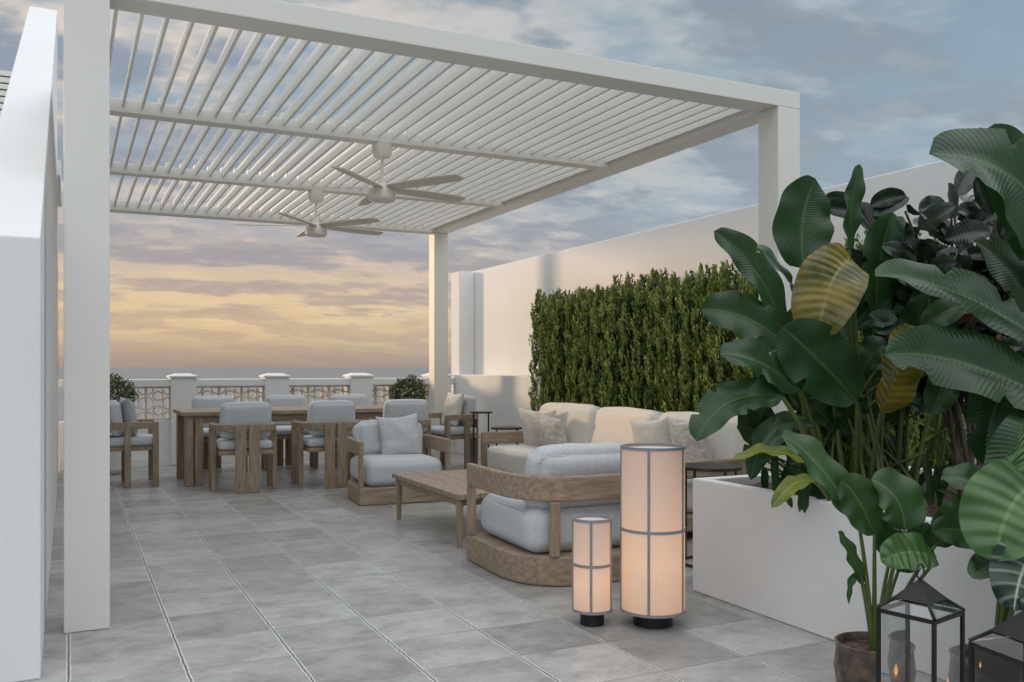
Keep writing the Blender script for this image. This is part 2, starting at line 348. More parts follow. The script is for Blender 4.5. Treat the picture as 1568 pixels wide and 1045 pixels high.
def ringseg(vs,fs,cx,cz,ro,ri,a0,a1,n,y0,y1):
    k=len(vs)
    for i in range(n+1):
        a=math.radians(a0+(a1-a0)*i/n); c,s=math.cos(a),math.sin(a)
        vs+=[(cx+ro*c,y0,cz+ro*s),(cx+ri*c,y0,cz+ri*s),(cx+ri*c,y1,cz+ri*s),(cx+ro*c,y1,cz+ro*s)]
    for i in range(n):
        for q in range(4):
            fs.append((k+i*4+q,k+i*4+(q+1)%4,k+(i+1)*4+(q+1)%4,k+(i+1)*4+q))
    fs.append((k,k+3,k+2,k+1)); fs.append((k+n*4,k+n*4+1,k+n*4+2,k+n*4+3))
vs=[];fs=[];bx=[]
ya,yb=Y0+.1,Y0+.2
for a,b_ in zip(pil[:-1],pil[1:]):
    x0=a+.15; x1=b_-.15; nb=3; bw=(x1-x0)/nb; bh=.4; sxx=bw/2; szz=bh/2
    for i in range(nb):
        cx=x0+bw*(i+.5); cz=.561+.2
        bx+=[(cx-sxx+.001,cx-sxx+.016,ya,yb,cz-szz+.001,cz+szz-.001),(cx+sxx-.016,cx+sxx-.001,ya,yb,cz-szz+.001,cz+szz-.001),
             (cx-sxx+.017,cx+sxx-.017,ya,yb,cz-szz+.001,cz-szz+.016),(cx-sxx+.017,cx+sxx-.017,ya,yb,cz+szz-.016,cz+szz-.001)]
        for dz in(-.09,.09):
            ringseg(vs,fs,cx,cz+dz,.062,.044,0,360,24,ya+.005,yb-.005)
            for sx in(-1,1):
                for sz in(-1,1):
                    st={(1,1):180,(-1,1):270,(-1,-1):0,(1,-1):90}[(sx,sz)]
                    ringseg(vs,fs,cx+sx*(sxx-.017),cz+dz+sz*.088,.078,.062,st,st+90,8,ya+.008,yb-.008)
boxes('block_frames',bx,M['breeze'],bl,0)
mobj('block_tracery',vs,fs,M['breeze'],bl)

# ---------------------------------------------------------------- pergola
pg=root('pergola')
PX0,PX1,PX2,PX3=-.02,.17,4.17,4.36
PY0,PY1,PY2,PY3=4.54,4.73,10.73,10.92
ZB,ZT=2.915,3.025
for nm,x0,y0 in(('post_1',PX0,PY0),('post_2',PX2,PY0),('post_3',PX0,PY2),('post_4',PX2,PY2)):
    box(nm,x0,x0+.19,y0,y0+.19,.001,ZB-.001,M['paint'],pg,.004)
box('beam_front',PX0,PX3,PY0,PY1,ZB,ZT,M['paint'],pg,.004)
box('beam_rear',PX0,PX3,PY2,PY3,ZB,ZT,M['paint'],pg,.004)
box('beam_left',PX0,PX1,PY1+.001,PY2-.001,ZB,ZT,M['paint'],pg,.004)
box('beam_right',PX2,PX3,PY1+.001,PY2-.001,ZB,ZT,M['paint'],pg,.004)
MB=[6.60,8.66]
for i,y in enumerate(MB): box('beam_mid_%d'%i,PX1+.001,PX2-.001,y,y+.12,ZB,ZT-.02,M['paint'],pg,.004)
bays=[(PY1+.002,MB[0]-.002),(MB[0]+.122,MB[1]-.002),(MB[1]+.122,PY2-.002)]
ns=34; pitch=(PX2-PX1-.075)/(ns-1)
vs=[];fs=[]
for (a,b_) in bays:
    for i in range(ns):
        x=PX1+.045+i*pitch; th=math.radians(5); hh=.046; tt=.008; zc=3.0
        k=len(vs)
        for y in(a,b_):
            for (p,q) in((-tt,-hh),(tt,-hh),(tt*1.3,0),(tt,hh),(-tt,hh),(-tt*1.3,0)):
                vs.append((x+p*math.cos(th)+q*math.sin(th),y,zc-p*math.sin(th)+q*math.cos(th)))
        fs+=[tuple(k+j for j in (5,4,3,2,1,0)),tuple(k+6+j for j in range(6))]+[(k+j,k+(j+1)%6,k+6+(j+1)%6,k+6+j) for j in range(6)]
mobj('louvre_blades',vs,fs,M['paint'],pg)
bk=[]
for y in (MB[0],MB[1]):
    for i in range(ns):
        x=PX1+.045+i*pitch
        bk.append((x-.018,x+.018,y+.01,y+.11,ZT-.0195,ZT+.025))
boxes('pivot_brackets',bk,M['paint'],pg,0)

def fan(x,y,off):
    f=root('ceiling_fan',(x,y,0))
    lathe('canopy',[(.02,2.80),(.06,2.812),(.075,2.84),(.075,2.913)],M['fanwhite'],f)
    lathe('downrod',[(.012,2.62),(.012,2.80)],M['fanwhite'],f,16)
    lathe('motor',[(.04,2.468),(.09,2.475),(.105,2.49),(.105,2.55),(.09,2.575),(.07,2.60),(.03,2.61),(.022,2.65),(.014,2.655)],M['fanwhite'],f)
    for k in range(5):
        a=math.radians(off+72*k)
        n=10; vs=[];fs=[]
        for i in range(n+1):
            s=i/n; r=.08+s*.68; w=.038+.028*math.sin(math.pi*min(1,s*.75+.1))
            if s>.93: w*=.85
            pit=math.radians(-11)
            for sd in(-1,1):
                for zz in(-.004,.004):
                    vs.append((r,sd*w*math.cos(pit),2.575+sd*w*math.sin(pit)+zz))
        for i in range(n):
            b0=i*4;c0=b0+4
            fs+=[(b0,b0+2,c0+2,c0),(b0+1,c0+1,c0+3,b0+3),(b0,c0,c0+1,b0+1),(b0+2,b0+3,c0+3,c0+2)]
        fs+=[(0,1,3,2),(n*4,n*4+2,n*4+3,n*4+1)]
        o=mobj('blade_%d'%(k+1),vs,fs,M['blade'],f,rot=(0,0,a)); fixn(o)
fan(2.16,6.66,12); fan(2.16,8.72,16)

# ---------------------------------------------------------------- dining set
dt=root('dining_table')
TX0,TX1,TY0,TY1=1.02,3.62,9.55,10.45
planks=[]
for i in range(6):
    w=(TY1-TY0)/6; planks.append((TX0,TX1,TY0+i*w+.002,TY0+(i+1)*w-.002,.71,.75))
boxes('top_planks',planks,M['wood'],dt)
boxes('apron',[(TX0+.1,TX1-.1,TY0+.06,TY0+.09,.63,.708),(TX0+.1,TX1-.1,TY1-.09,TY1-.06,.63,.708)],M['wood'],dt)
lg=[]
for x in(TX0+.03,TX1-.21):
    for y in(TY0+.04,TY1-.14):
        lg+=[(x,x+.08,y,y+.1,.001,.709),(x+.095,x+.175,y,y+.1,.001,.709)]
boxes('legs',lg,M['woodz'],dt,.005)
def upath(hw,yf,yb,n=16,p=2.6):
    pts=[(-hw,yf)]
    for i in range(n+1):
        a=math.pi+math.pi*i/n
        c,s=math.cos(a),math.sin(a)
        pts.append((hw*math.copysign(abs(c)**(2/p),c), -(yb)*abs(s)**(2/p)))
    pts.append((hw,yf))
    return pts
def dining_chair(x,y,rz,seed=0):
    c=root('dining_armchair',(x,y,0),rz)
    up=upath(.285,.22,.29)
    sweep('arm_rail',up,.045,.065,M['wood'],c,z=.585)
    boxes('legs',[(-.31,-.255,.165,.22,.001,.584),(.255,.31,.165,.22,.001,.584),(-.31,-.265,-.10,-.04,.001,.584),(.265,.31,-.10,-.04,.001,.584)],M['woodz'],c,.005)
    boxes('back_planks',[(-.115,-.012,-.335,-.314,.001,.655),(.012,.115,-.335,-.314,.001,.655)],M['woodz'],c,.005)
    boxes('seat_frame',[(-.253,.253,-.265,.22,.36,.40)],M['wood'],c,.006)
    boxes('seat_rear_stretcher',[(-.1,.1,-.313,-.266,.355,.395)],M['wood'],c,.004)
    cushion('seat_cushion',.49,.46,.09,M['fab'],c,(0,-.01,.447),r=.035,bulge=.012,seed=seed,wr=.003)
    cushion('back_cushion',.46,.11,.34,M['fab'],c,(0,-.175,.685),(7,0,0),r=.04,bulge=.012,seed=seed+3,wr=.004)
    return c
for i,x in enumerate((1.55,2.38,3.18)):
    dining_chair(x,9.17,(-3,2,-2)[i],i)
    dining_chair(x-.02,10.86,180+(2,-3,1)[i],i+5)
c=dining_chair(.60,10.08,-90,11); pillow('throw_pillow',.42,.40,.15,M['fabg'],c,(0,-.05,.70),(12,0,5),3)
c=dining_chair(4.08,10.0,98,12); pillow('throw_pillow',.42,.42,.15,M['fabw'],c,(0,-.04,.70),(14,0,-5),4)

# ---------------------------------------------------------------- lounge
def club_chair(x,y,rz,s=1,seed=0,back='fab'):
    c=root('lounge_armchair',(x,y,0),rz); c.scale=(s,s,s)
    base=upath(.45,.43,.47,24,2.7)
    prism('base_plinth',base,.002,.165,M['wood'],c,.012)
    rail=upath(.43,.42,.45,24,2.7)
    sweep('arm_back_rail',rail,.045,.14,M['wood'],c,z=.465,bv=.012)
    boxes('rail_posts',[(-.450,-.412,.35,.42,.166,.464),(.412,.450,.35,.42,.166,.464),
        (-.29,-.235,-.445,-.41,.166,.464),(.235,.29,-.445,-.41,.166,.464)],M['woodz'],c,.006)
    cushion('seat_cushion',.76,.78,.25,M['fab'],c,(0,.02,.292),r=.08,bulge=.012,seed=seed,wr=.004)
    cushion('back_cushion',.68,.17,.35,M[back],c,(0,-.265,.57),(12,0,0),r=.07,bulge=.022,seed=seed+2,wr=.006)
    return c
club_chair(2.66,4.74,-2,1.0,1)
c=club_chair(2.70,7.95,176,.92,4)
pillow('throw_pillow',.44,.44,.17,M['fab'],c,(-.08,-.12,.61),(16,4,0),7)

ct=root('coffee_table')
pl=[]
for i in range(5): pl.append((2.30+i*.17+.002,2.30+(i+1)*.17-.002,5.5,6.85,.325,.36))
boxes('top_planks',pl,M['woodz'],ct)
boxes('apron',[(2.33,2.355,5.6,6.75,.275,.324),(3.095,3.12,5.6,6.75,.275,.324),(2.36,3.09,5.56,5.585,.275,.324),(2.36,3.09,6.765,6.79,.275,.324)],M['wood'],ct)
for i,(x,y) in enumerate(((2.34,5.56),(3.11,5.56),(2.34,6.79),(3.11,6.79))):
    lathe('leg_%d'%(i+1),[(.016,.001),(.028,.324)],M['woodz'],ct,16,loc=(x,y,0))

sf=root('outdoor_sofa')
SX0,SX1,SY0,SY1=3.72,4.62,5.05,8.3
box('base_frame',SX0+.03,SX1,SY0+.02,SY1-.02,.06,.17,M['wood'],sf,.01)
boxes('feet',[(SX0+.08,SX0+.16,SY0+.1,SY0+.18,.001,.059),(SX0+.08,SX0+.16,SY1-.2,SY1-.12,.001,.059),(SX1-.16,SX1-.08,SY1-.2,SY1-.12,.001,.059),(SX1-.16,SX1-.08,SY0+.12,SY0+.2,.001,.059)],M['woodz'],sf)
boxes('arm_rails',[(SX0,SX1-.05,SY1-.05,SY1,.43,.55),(SX0,SX1-.05,SY0,SY0+.05,.43,.55),(SX1-.048,SX1,SY0,SY1,.43,.55)],M['wood'],sf,.01)
boxes('arm_posts',[(SX0,SX0+.06,SY1-.049,SY1-.001,.06,.429),(SX0,SX0+.06,SY0+.001,SY0+.049,.06,.429),(SX1-.3,SX1-.24,SY1-.049,SY1-.001,.171,.429),(SX1-.3,SX1-.24,SY0+.001,SY0+.049,.171,.429)],M['woodz'],sf,.008)
for i in range(3):
    yc=SY1-.08-(i+.5)*1.03
    cushion('seat_cushion_%d'%i,.80,1.02,.24,M['fabw'],sf,(SX0+.42,yc,.295),r=.05,bulge=.012,seed=i+20,wr=.004)
    cushion('back_cushion_%d'%i,.20,1.01,.44,M['fabw'],sf,(SX1-.20,yc,.60),(0,12,(3,-3,2)[i]),r=.06,bulge=.025,seed=i+30,wr=.008)
pillow('throw_pillow_1',.44,.44,.17,M['fabw'],sf,(SX1-.42,7.92,.58),(14,0,-62),11)
pillow('throw_pillow_2',.44,.40,.17,M['fabp'],sf,(SX1-.46,7.62,.56),(20,8,-80),12)
pillow('throw_pillow_3',.42,.42,.17,M['fabw'],sf,(SX1-.44,5.95,.60),(14,-4,-80),13)
pillow('throw_pillow_4',.46,.46,.17,M['fabp'],sf,(SX1-.42,5.5,.60),(16,0,-95),14)

def side_table(x,y,h,r,mt='black'):
    s=root('metal_side_table',(x,y,0),20)
    lathe('top',[(r,h-.018),(r,h)],M[mt],s)
    for k in range(4):
        a=math.pi/2*k
        tube('leg_%d'%k,[(r*.92*math.cos(a),r*.92*math.sin(a),.003),(r*.92*math.cos(a),r*.92*math.sin(a),h-.018)],.008,M[mt],s)
    ring=[(r*.92*math.cos(2*math.pi*i/32),r*.92*math.sin(2*math.pi*i/32)) for i in range(32)]
    sweep('foot_ring',ring,.015,.014,M[mt],s,True,0,z=.003)
side_table(4.20,9.35,.70,.13); side_table(4.22,8.72,.56,.17)
side_table(3.52,4.42,.60,.19,'darkm')

def lantern(x,y,r,h,rz):
    l=root('fabric_floor_lantern',(x,y,0),rz)
    z0=.065
    lathe('foot',[(r*.62,.002),(r*.62,z0-.002)],M['black'],l)
    sm=shade_mat('lantern_shade_fabric_%d'%int(h*100),h-z0,z0)
    vs=[];fs=[];n=64
    for z in np.linspace(z0+.012,h-.012,14):
        for i in range(n):
            a=2*math.pi*i/n; vs.append((r*math.cos(a),r*math.sin(a),z))
    for j in range(13):
        for i in range(n): fs.append((j*n+i,j*n+(i+1)%n,(j+1)*n+(i+1)%n,(j+1)*n+i))
    mobj('shade',vs,fs,sm,l,True)
    for k,z in enumerate((z0,z0+(h-z0)*.49,h-.014)):
        ring=[(r*math.cos(2*math.pi*i/48),r*math.sin(2*math.pi*i/48)) for i in range(48)]
        sweep('ring_%d'%k,ring,.009,.013,M['frame'],l,True,0,z=z)
    for k in range(5):
        a=math.radians(72*k)
        box('strip_%d'%k,r-.003,r+.005,-.006,.006,z0+.014,h-.015,M['frame'],l,.001,rot=(0,0,a))
    lathe('top_diffuser',[(r-.006,h-.02),(r-.006,h-.016)],M['fabw'],l)
    lathe('bottom_plate',[(r-.004,z0-.001),(r-.004,z0+.006)],M['frame'],l)
lantern(2.457,3.507,.148,.835,-60); lantern(2.20,3.63,.091,.50,-52)

# ---------------------------------------------------------------- planter
pb=root('white_planter_box')
PBX0,PBX1,PBY0,PBY1=3.01,4.55,.6,3.93
PH=.605
box('wall_left',PBX0,PBX0+.07,PBY0,PBY1,.001,PH,M['stucco'],pb,.006)
box('wall_back',PBX0+.071,PBX1,PBY1-.07,PBY1,.001,PH,M['stucco'],pb,.006)
box('wall_right',PBX1-.07,PBX1,PBY0+.071,PBY1-.071,.001,PH,M['stucco'],pb,.006)
box('wall_front',PBX0+.071,PBX1-.071,PBY0,PBY0+.07,.001,PH,M['stucco'],pb,.006)
n=50;vs=[];fs=[]
for i in range(n+1):
    for j in range(n+1):
        x=PBX0+.072+(PBX1-PBX0-.144)*i/n; y=PBY0+.072+(PBY1-PBY0-.144)*j/n
        vs.append((x,y,.565+.025*mnoise.noise(Vector((x*9,y*9,0)))))
for i in range(n):
    for j in range(n):
        a=i*(n+1)+j; fs.append((a,a+n+1,a+n+2,a+1))
mobj('soil',vs,fs,M['soil'],pb)

# ---------------------------------------------------------------- foliage builders
class Leafer:
    def __init__(s): s.v=[];s.f=[];s.m=[];s.uv=[]
    def leaf(s,base,tip,w,bend=(0,0,.08),facing=(0,-1,0),fold=.25,mi=0,nu=26,nv=8,prof=(.45,.5),split=0,wav=.012,twist=0,seed=0):
        leafvar=random.Random(seed*977+13)
        base=Vector(base);tip=Vector(tip);mid=(base+tip)/2+Vector(bend)
        pmax=prof[0]/(prof[0]+prof[1]); norm=(pmax**prof[0])*((1-pmax)**prof[1])
        k=len(s.v); F=Vector(facing).normalized()
        cuts=[leafvar.uniform(.2,.92) for _ in range(split)]
        csd=[leafvar.choice((-1,1)) for _ in cuts]
        ph=leafvar.uniform(0,6)
        for i in range(nu+1):
            t=i/nu
            p=base*(1-t)**2+mid*2*t*(1-t)+tip*t*t
            tg=((mid-base)*(1-t)+(tip-mid)*t).normalized()
            sd=tg.cross(F)
            if sd.length<.05: sd=tg.cross(Vector((1,0,0)))
            sd.normalize(); nn=sd.cross(tg).normalized()
            if nn.dot(F)<0: nn=-nn
            tw=twist*(t-.3)
            R=Matrix.Rotation(tw,3,tg); sd2=R@sd; nn2=R@nn
            ww=w/2*((max(t,1e-3)**prof[0])*(max(1-t,0)**prof[1]))/norm
            for j in range(nv+1):
                v=-1+2*j/nv
                wl=ww
                for cc,cs in zip(cuts,csd):
                    if cs*v>.45 and abs(t-cc)<.6/nu: wl=ww*(.62)
                off=v*wl
                zf=fold*abs(v)*wl + wav*math.sin(t*17+ph+(1.5 if v>0 else 0))*abs(v)**2*min(1,ww/.05) - .5*fold*wl*v*v
                s.v.append(p+sd2*off+nn2*zf); s.uv.append((t,j/nv))
        for i in range(nu):
            for j in range(nv):
                a=k+i*(nv+1)+j; s.f.append((a,a+1,a+nv+2,a+nv+1)); s.m.append(mi)
    def stalk(s,pts,r,r2,mi,n=7):
        pts=[Vector(p) for p in pts]
        if len(pts)==3:
            q=[]; 
            for i in range(11):
                t=i/10; q.append(pts[0]*(1-t)**2+pts[1]*2*t*(1-t)+pts[2]*t*t)
            pts=q
        k=len(s.v)
        for i,p in enumerate(pts):
            t=(pts[min(i+1,len(pts)-1)]-pts[max(i-1,0)]).normalized()
            a=t.cross(Vector((0,1,0))); 
            if a.length<.05: a=t.cross(Vector((1,0,0)))
            a.normalize(); b=t.cross(a); rr=r+(r2-r)*i/(len(pts)-1)
            for q in range(n):
                an=2*math.pi*q/n; s.v.append(p+a*rr*math.cos(an)+b*rr*math.sin(an)); s.uv.append((.5,.8))
        for i in range(len(pts)-1):
            for q in range(n): s.f.append((k+i*n+q,k+i*n+(q+1)%n,k+(i+1)*n+(q+1)%n,k+(i+1)*n+q)); s.m.append(mi)
    def build(s,name,mats,loc,rz,parent=None):
        o=mobj(name,s.v,s.f,mats,parent,True,loc,(0,0,math.radians(rz)))
        me=o.data; me.polygons.foreach_set('material_index',s.m)
        uvl=me.uv_layers.new(name='UVMap'); 
        li=np.zeros(len(me.loops),dtype=np.int32); me.loops.foreach_get('vertex_index',li)
        uv=np.array(s.uv,dtype=np.float32)[li]; uvl.data.foreach_set('uv',uv.ravel())
        return o
PM=[M['leafd'],M['leafm'],M['leafy'],M['leafyg'],M['stem'],M['ficus'],M['rust'],M['leafr'],M['leafv'],M['bark']]
RZ=-26
A=Leafer()
def bp(base,tip,w,root_x,ry=0,dy=0,dt=0,mi=0,bend=(0,0,.05),facing=(0,-1,.2),fold=.3,split=2,seed=0,stalk_mi=4,prof=(.45,.5),twist=.5,sr=.016,zs=.56):
    B=(base[0],dy,base[1]); T=(tip[0],dy+dt,tip[1])
    tw=twist*(1 if seed%2 else -1)
    A.leaf(B,T,w,bend,facing,fold,mi,prof=prof,split=split,seed=seed,twist=tw)
    A.stalk([(root_x,ry,zs),(root_x*.6+base[0]*.4,(ry+dy)/2,(base[1]*.65+zs*.35)),B],sr,.009,stalk_mi)
bp((-.20,1.67),(-.13,2.10),.31,-.02,0,.05,.05,0,(-.07,0,.02),(.15,-1,.1),.18,0,1)
bp((-.30,1.34),(-.66,1.82),.17,-.10,.1,.0,-.1,0,(.05,0,.12),(.5,-1,.3),.5,2,2)
bp((-.24,1.60),(-.60,1.83),.12,-.05,.15,.12,0,1,(.02,0,.10),(.1,-.6,1),.5,0,3)
bp((.03,1.76),(.08,2.17),.11,.02,0,.1,0,0,(-.03,0,0),(.6,-1,0),.5,0,4)
bp((-.02,1.70),(-.21,1.33),.30,.05,0,-.05,-.12,2,(-.06,-.05,.10),(-.2,-1,.25),.5,0,5,prof=(.35,.35))
bp((-.30,1.29),(-.73,1.46),.22,-.16,0,-.05,-.1,0,(0,0,.10),(0,-1,.55),.45,2,6)
bp((-.28,1.10),(-.67,1.26),.20,-.12,0,-.15,-.1,0,(0,0,.08),(.1,-1,.5),.45,2,7)
bp((-.03,1.05),(-.38,1.38),.30,.02,0,-.15,-.05,0,(-.03,0,.05),(-.1,-1,.2),.35,1,8)
bp((-.38,1.07),(-.78,.88),.19,-.14,-.1,-.2,-.1,0,(-.1,0,.14),(0,-1,.8),.45,3,9)
bp((.09,1.00),(.20,1.40),.22,.08,0,-.12,.0,2,(.06,0,0),(.4,-1,.2),.5,0,10)
bp((-.05,1.30),(.10,1.64),.24,.0,.1,.2,.05,0,(0,0,.03),(0,-1,.1),.35,1,11)
bp((-.2,.95),(-.52,.70),.13,-.1,0,-.1,-.1,0,(-.1,0,.16),(0,-1,.9),.4,2,12)
bp((-.28,.78),(-.62,.80),.08,-.14,-.15,-.2,-.1,3,(0,0,.09),(0,-.7,1),.4,0,13,sr=.006)
bp((-.25,.70),(-.47,.60),.08,-.14,-.15,-.25,-.1,3,(0,0,.09),(0,-.7,1),.4,0,14,sr=.006)
bp((.30,1.15),(.42,1.62),.26,.25,.1,.1,0,0,(.05,0,0),(-.2,-1,.1),.35,1,15)
bp((.2,.95),(.33,1.22),.22,.2,.1,.2,0,0,(.05,0,0),(.2,-1,.1),.35,1,16)
bp((.42,.98),(.50,1.30),.16,.33,.1,.1,0,1,(.05,0,0),(-.2,-1,.3),.35,1,17)
bp((.18,1.45),(.26,1.95),.22,.1,.1,.15,0,0,(-.05,0,0),(.3,-1,.1),.4,1,18)
bp((-.12,1.15),(-.05,1.48),.18,-.02,.1,.22,0,0,(.03,0,0),(-.3,-1,.2),.4,1,19)
bp((-.32,.92),(-.62,1.10),.15,-.12,.1,.1,0,0,(0,0,.06),(0,-1,.5),.4,2,20)
rs=random.Random(31)
for i in range(70):
    x=rs.uniform(-.38,.46); z=rs.uniform(.72,1.4); rx=rs.uniform(-.2,.36); yy=rs.uniform(0,.38)
    A.stalk([(rx,rs.uniform(-.15,.3),.55),(rx,yy,z*.8),(x,yy,z)],rs.uniform(.006,.012),.005,4)
    if i%4: A.leaf((x,yy,z),(x+rs.uniform(-.26,.26),yy-.05,z+rs.uniform(-.05,.28)),rs.uniform(.09,.17),(0,0,.06),(rs.uniform(-.5,.5),-1,rs.uniform(0,.6)),.4,0 if i%5 else 1,18,6,seed=40+i,split=1,twist=rs.uniform(-.8,.8))
for i in range(60):
    x=rs.uniform(-.3,.5); yy=rs.uniform(-.2,.4); a=rs.uniform(-1.1,1.1); ln=rs.uniform(.12,.3)
    A.leaf((x,yy,.55),(x+math.sin(a)*ln,yy-rs.uniform(0,.1),.55+math.cos(a)*ln),rs.uniform(.02,.05),(0,0,.04),(0,-1,.4),.4,rs.choice((0,0,1)),8,2,seed=i)
A.build('bird_of_paradise_plant',PM,(3.27,3.08,0),RZ)

A=Leafer()
bp((.38,1.22),(-.47,1.56),.25,.34,0,0,-.1,0,(-.12,0,.20),(0,-1,.75),.4,4,21)
bp((.38,1.00),(-.45,1.25),.28,.34,0,-.05,-.1,0,(-.1,0,.16),(0,-1,.6),.4,5,22)
bp((.34,1.60),(-.28,2.03),.36,.35,0,0,-.15,0,(.16,0,.24),(-.2,-1,.3),.4,3,23)
bp((.40,1.50),(.06,2.02),.32,.40,0,.15,-.1,0,(.15,0,.1),(-.2,-1,.2),.4,3,24)
bp((.34,.98),(-.02,.60),.28,.3,0,-.1,-.15,0,(-.12,0,.18),(0,-1,.5),.4,4,25)
bp((.22,.80),(.06,.40),.20,.3,0,-.15,-.1,0,(-.1,0,.15),(-.3,-1,.5),.4,4,26)
bp((.3,1.2),(.02,.80),.22,.3,0,.1,-.1,0,(-.1,0,.18),(0,-1,.5),.4,4,27)
bp((.45,1.8),(.36,2.2),.3,.40,0,.2,0,0,(0,0,.05),(0,-1,.3),.4,2,28)
bp((.40,1.3),(.10,1.75),.24,.40,0,.25,0,0,(.1,0,.05),(0,-1,.3),.4,2,29)
bp((.30,.9),(.05,1.15),.20,.30,0,.2,0,0,(.0,0,.05),(0,-1,.5),.4,2,30)
bp((.42,1.85),(.12,2.22),.24,.42,0,.3,0,0,(.1,0,.1),(0,-1,.3),.4,2,32)
A.build('giant_bird_of_paradise_plant',PM,(3.32,2.45,0),RZ)

A=Leafer()
rr=random.Random(5)
for b_ in range(15):
    x0=rr.uniform(-.10,.10); top=(-.52+.92*b_/14+rr.uniform(-.05,.05),rr.uniform(-.15,.2),rr.uniform(1.62,2.02))
    A.stalk([(x0,0,.55),(x0*1.5+top[0]*.3,0,1.2),top],.014,.006,9)
    p0=Vector((x0,0,.55));p1=Vector((x0*1.5+top[0]*.3,0,1.2));p2=Vector(top)
    for k in range(18):
        t=.42+.58*k/17; p=p0*(1-t)**2+p1*2*t*(1-t)+p2*t*t
        an=rr.uniform(0,2*math.pi); el=rr.uniform(-.3,1.1)
        d=Vector((math.cos(an)*math.cos(el),math.sin(an)*math.cos(el)*.8,math.sin(el)))
        ln=rr.uniform(.19,.28)
        A.leaf(p+d*.03,p+d*ln,ln*.42,(0,0,.03),(rr.uniform(-.6,.6),-.9,rr.uniform(-.1,.6)),.4,6 if (rr.random()<.08 and t<.75) else 5,12,6,(.55,.65),0,.003,seed=200+b_*20+k)
A.build('rubber_plant',PM,(3.95,2.95,0),RZ)

A=Leafer()
for q in range(4):
    cx=(-.05,.05,.0,.12)[q]; cz=(1.12,1.0,.85,1.2)[q]
    A.stalk([(0,0,.55),(cx*.3,0,.9),(cx,0,cz)],.006,.004,4)
    for k in range(16):
        a=math.radians(-60+300*k/15); 
        A.leaf((cx,0,cz),(cx+.2*math.sin(a),-.05*math.cos(a),cz+.2*math.cos(a)-.03),.016,(0,0,.02),(0,-1,.3),.4,3 if k%3==0 else 1,6,2,(.3,.6),0,0,seed=k)
A.build('fan_palm',PM,(4.2,3.35,0),RZ)

pt=root('potted_strelitzia',(2.60,2.34,0))
lathe('pot',[(.10,.002),(.125,.03),(.138,.12),(.13,.20),(.136,.212),(.128,.214),(.12,.20),(.118,.18)],M['pot'],pt,48)
lathe('soil',[(.119,.178),(.119,.185)],M['soil'],pt)
A=Leafer()
def pp(base,tip,w,mi=1,bend=(0,0,.05),facing=(0,-1,.3),dy=0,dt=-.05,seed=0,split=0,prof=(.45,.5)):
    A.leaf((base[0],dy,base[1]),(tip[0],dy+dt,tip[1]),w,bend,facing,.38,mi,seed=seed,split=split,prof=prof,twist=.5*(1 if seed%2 else -1))
    A.stalk([(base[0]*.1,0,.18),(base[0]*.4,dy*.5,base[1]*.7),(base[0],dy,base[1])],.010,.006,4)
pp((-.06,.66),(-.35,.96),.15,1,(-.02,0,.09),(.3,-1,.6),seed=61)
pp((.00,.60),(-.14,.80),.15,1,(.0,0,.06),(-.2,-1,.5),seed=62)
pp((.10,.62),(-.02,.80),.19,1,(.06,0,.04),(.1,-1,.3),-.02,0,63)
pp((.20,.52),(-.03,.53),.14,7,(0,0,.06),(0,-1,.8),-.05,-.08,64)
pp((-.04,.42),(-.15,.62),.06,1,(0,0,.03),(.3,-1,.4),seed=65)
pp((-.05,.45),(-.11,.36),.03,1,(-.03,0,.06),(.3,-1,.4),seed=66)
pp((.12,.45),(.24,.62),.14,0,(0,0,.03),(.3,-1,.4),.08,0,67)
pp((.22,.56),(.36,.72),.13,1,(0,0,.03),(.0,-1,.4),.0,0,68)
pp((.10,.50),(.05,.66),.12,0,(0,0,.03),(.0,-1,.4),.1,0,69)
A.build('leaves',PM,(0,0,0),RZ,pt)

pt=root('potted_philodendron',(2.95,2.05,0))
pt.location=(2.84,2.05,0)
lathe('pot',[(.10,.002),(.125,.03),(.138,.12),(.13,.20),(.136,.212),(.128,.214),(.12,.20),(.118,.18)],M['pot'],pt,48)
lathe('soil',[(.119,.178),(.119,.185)],M['soil'],pt)
A=Leafer()
pp((.12,.80),(-.06,.56),.30,7,(-.03,0,.07),(-.2,-1,.5),-.02,-.1,81,0,(.35,.45))
pp((.22,.86),(.12,.98),.24,7,(-.02,0,.05),(-.2,-1,.5),.05,0,82,0,(.35,.45))
pp((.10,.60),(-.04,.42),.20,8,(-.02,0,.07),(-.2,-1,.5),-.1,-.1,83,0,(.35,.45))
pp((.25,.60),(.12,.42),.22,8,(-.02,0,.07),(-.1,-1,.5),-.12,-.1,84,0,(.35,.45))
pp((.10,.50),(-.12,.50),.12,0,(-.02,0,.07),(-.1,-1,.5),0,-.1,85)
pp((.10,.55),(-.16,.62),.13,1,(-.02,0,.07),(-.1,-1,.5),.1,0,86)
pp((.15,.70),(-.10,.80),.13,0,(-.02,0,.07),(-.1,-1,.5),.15,0,87)
A.build('leaves',PM,(0,0,0),RZ,pt)

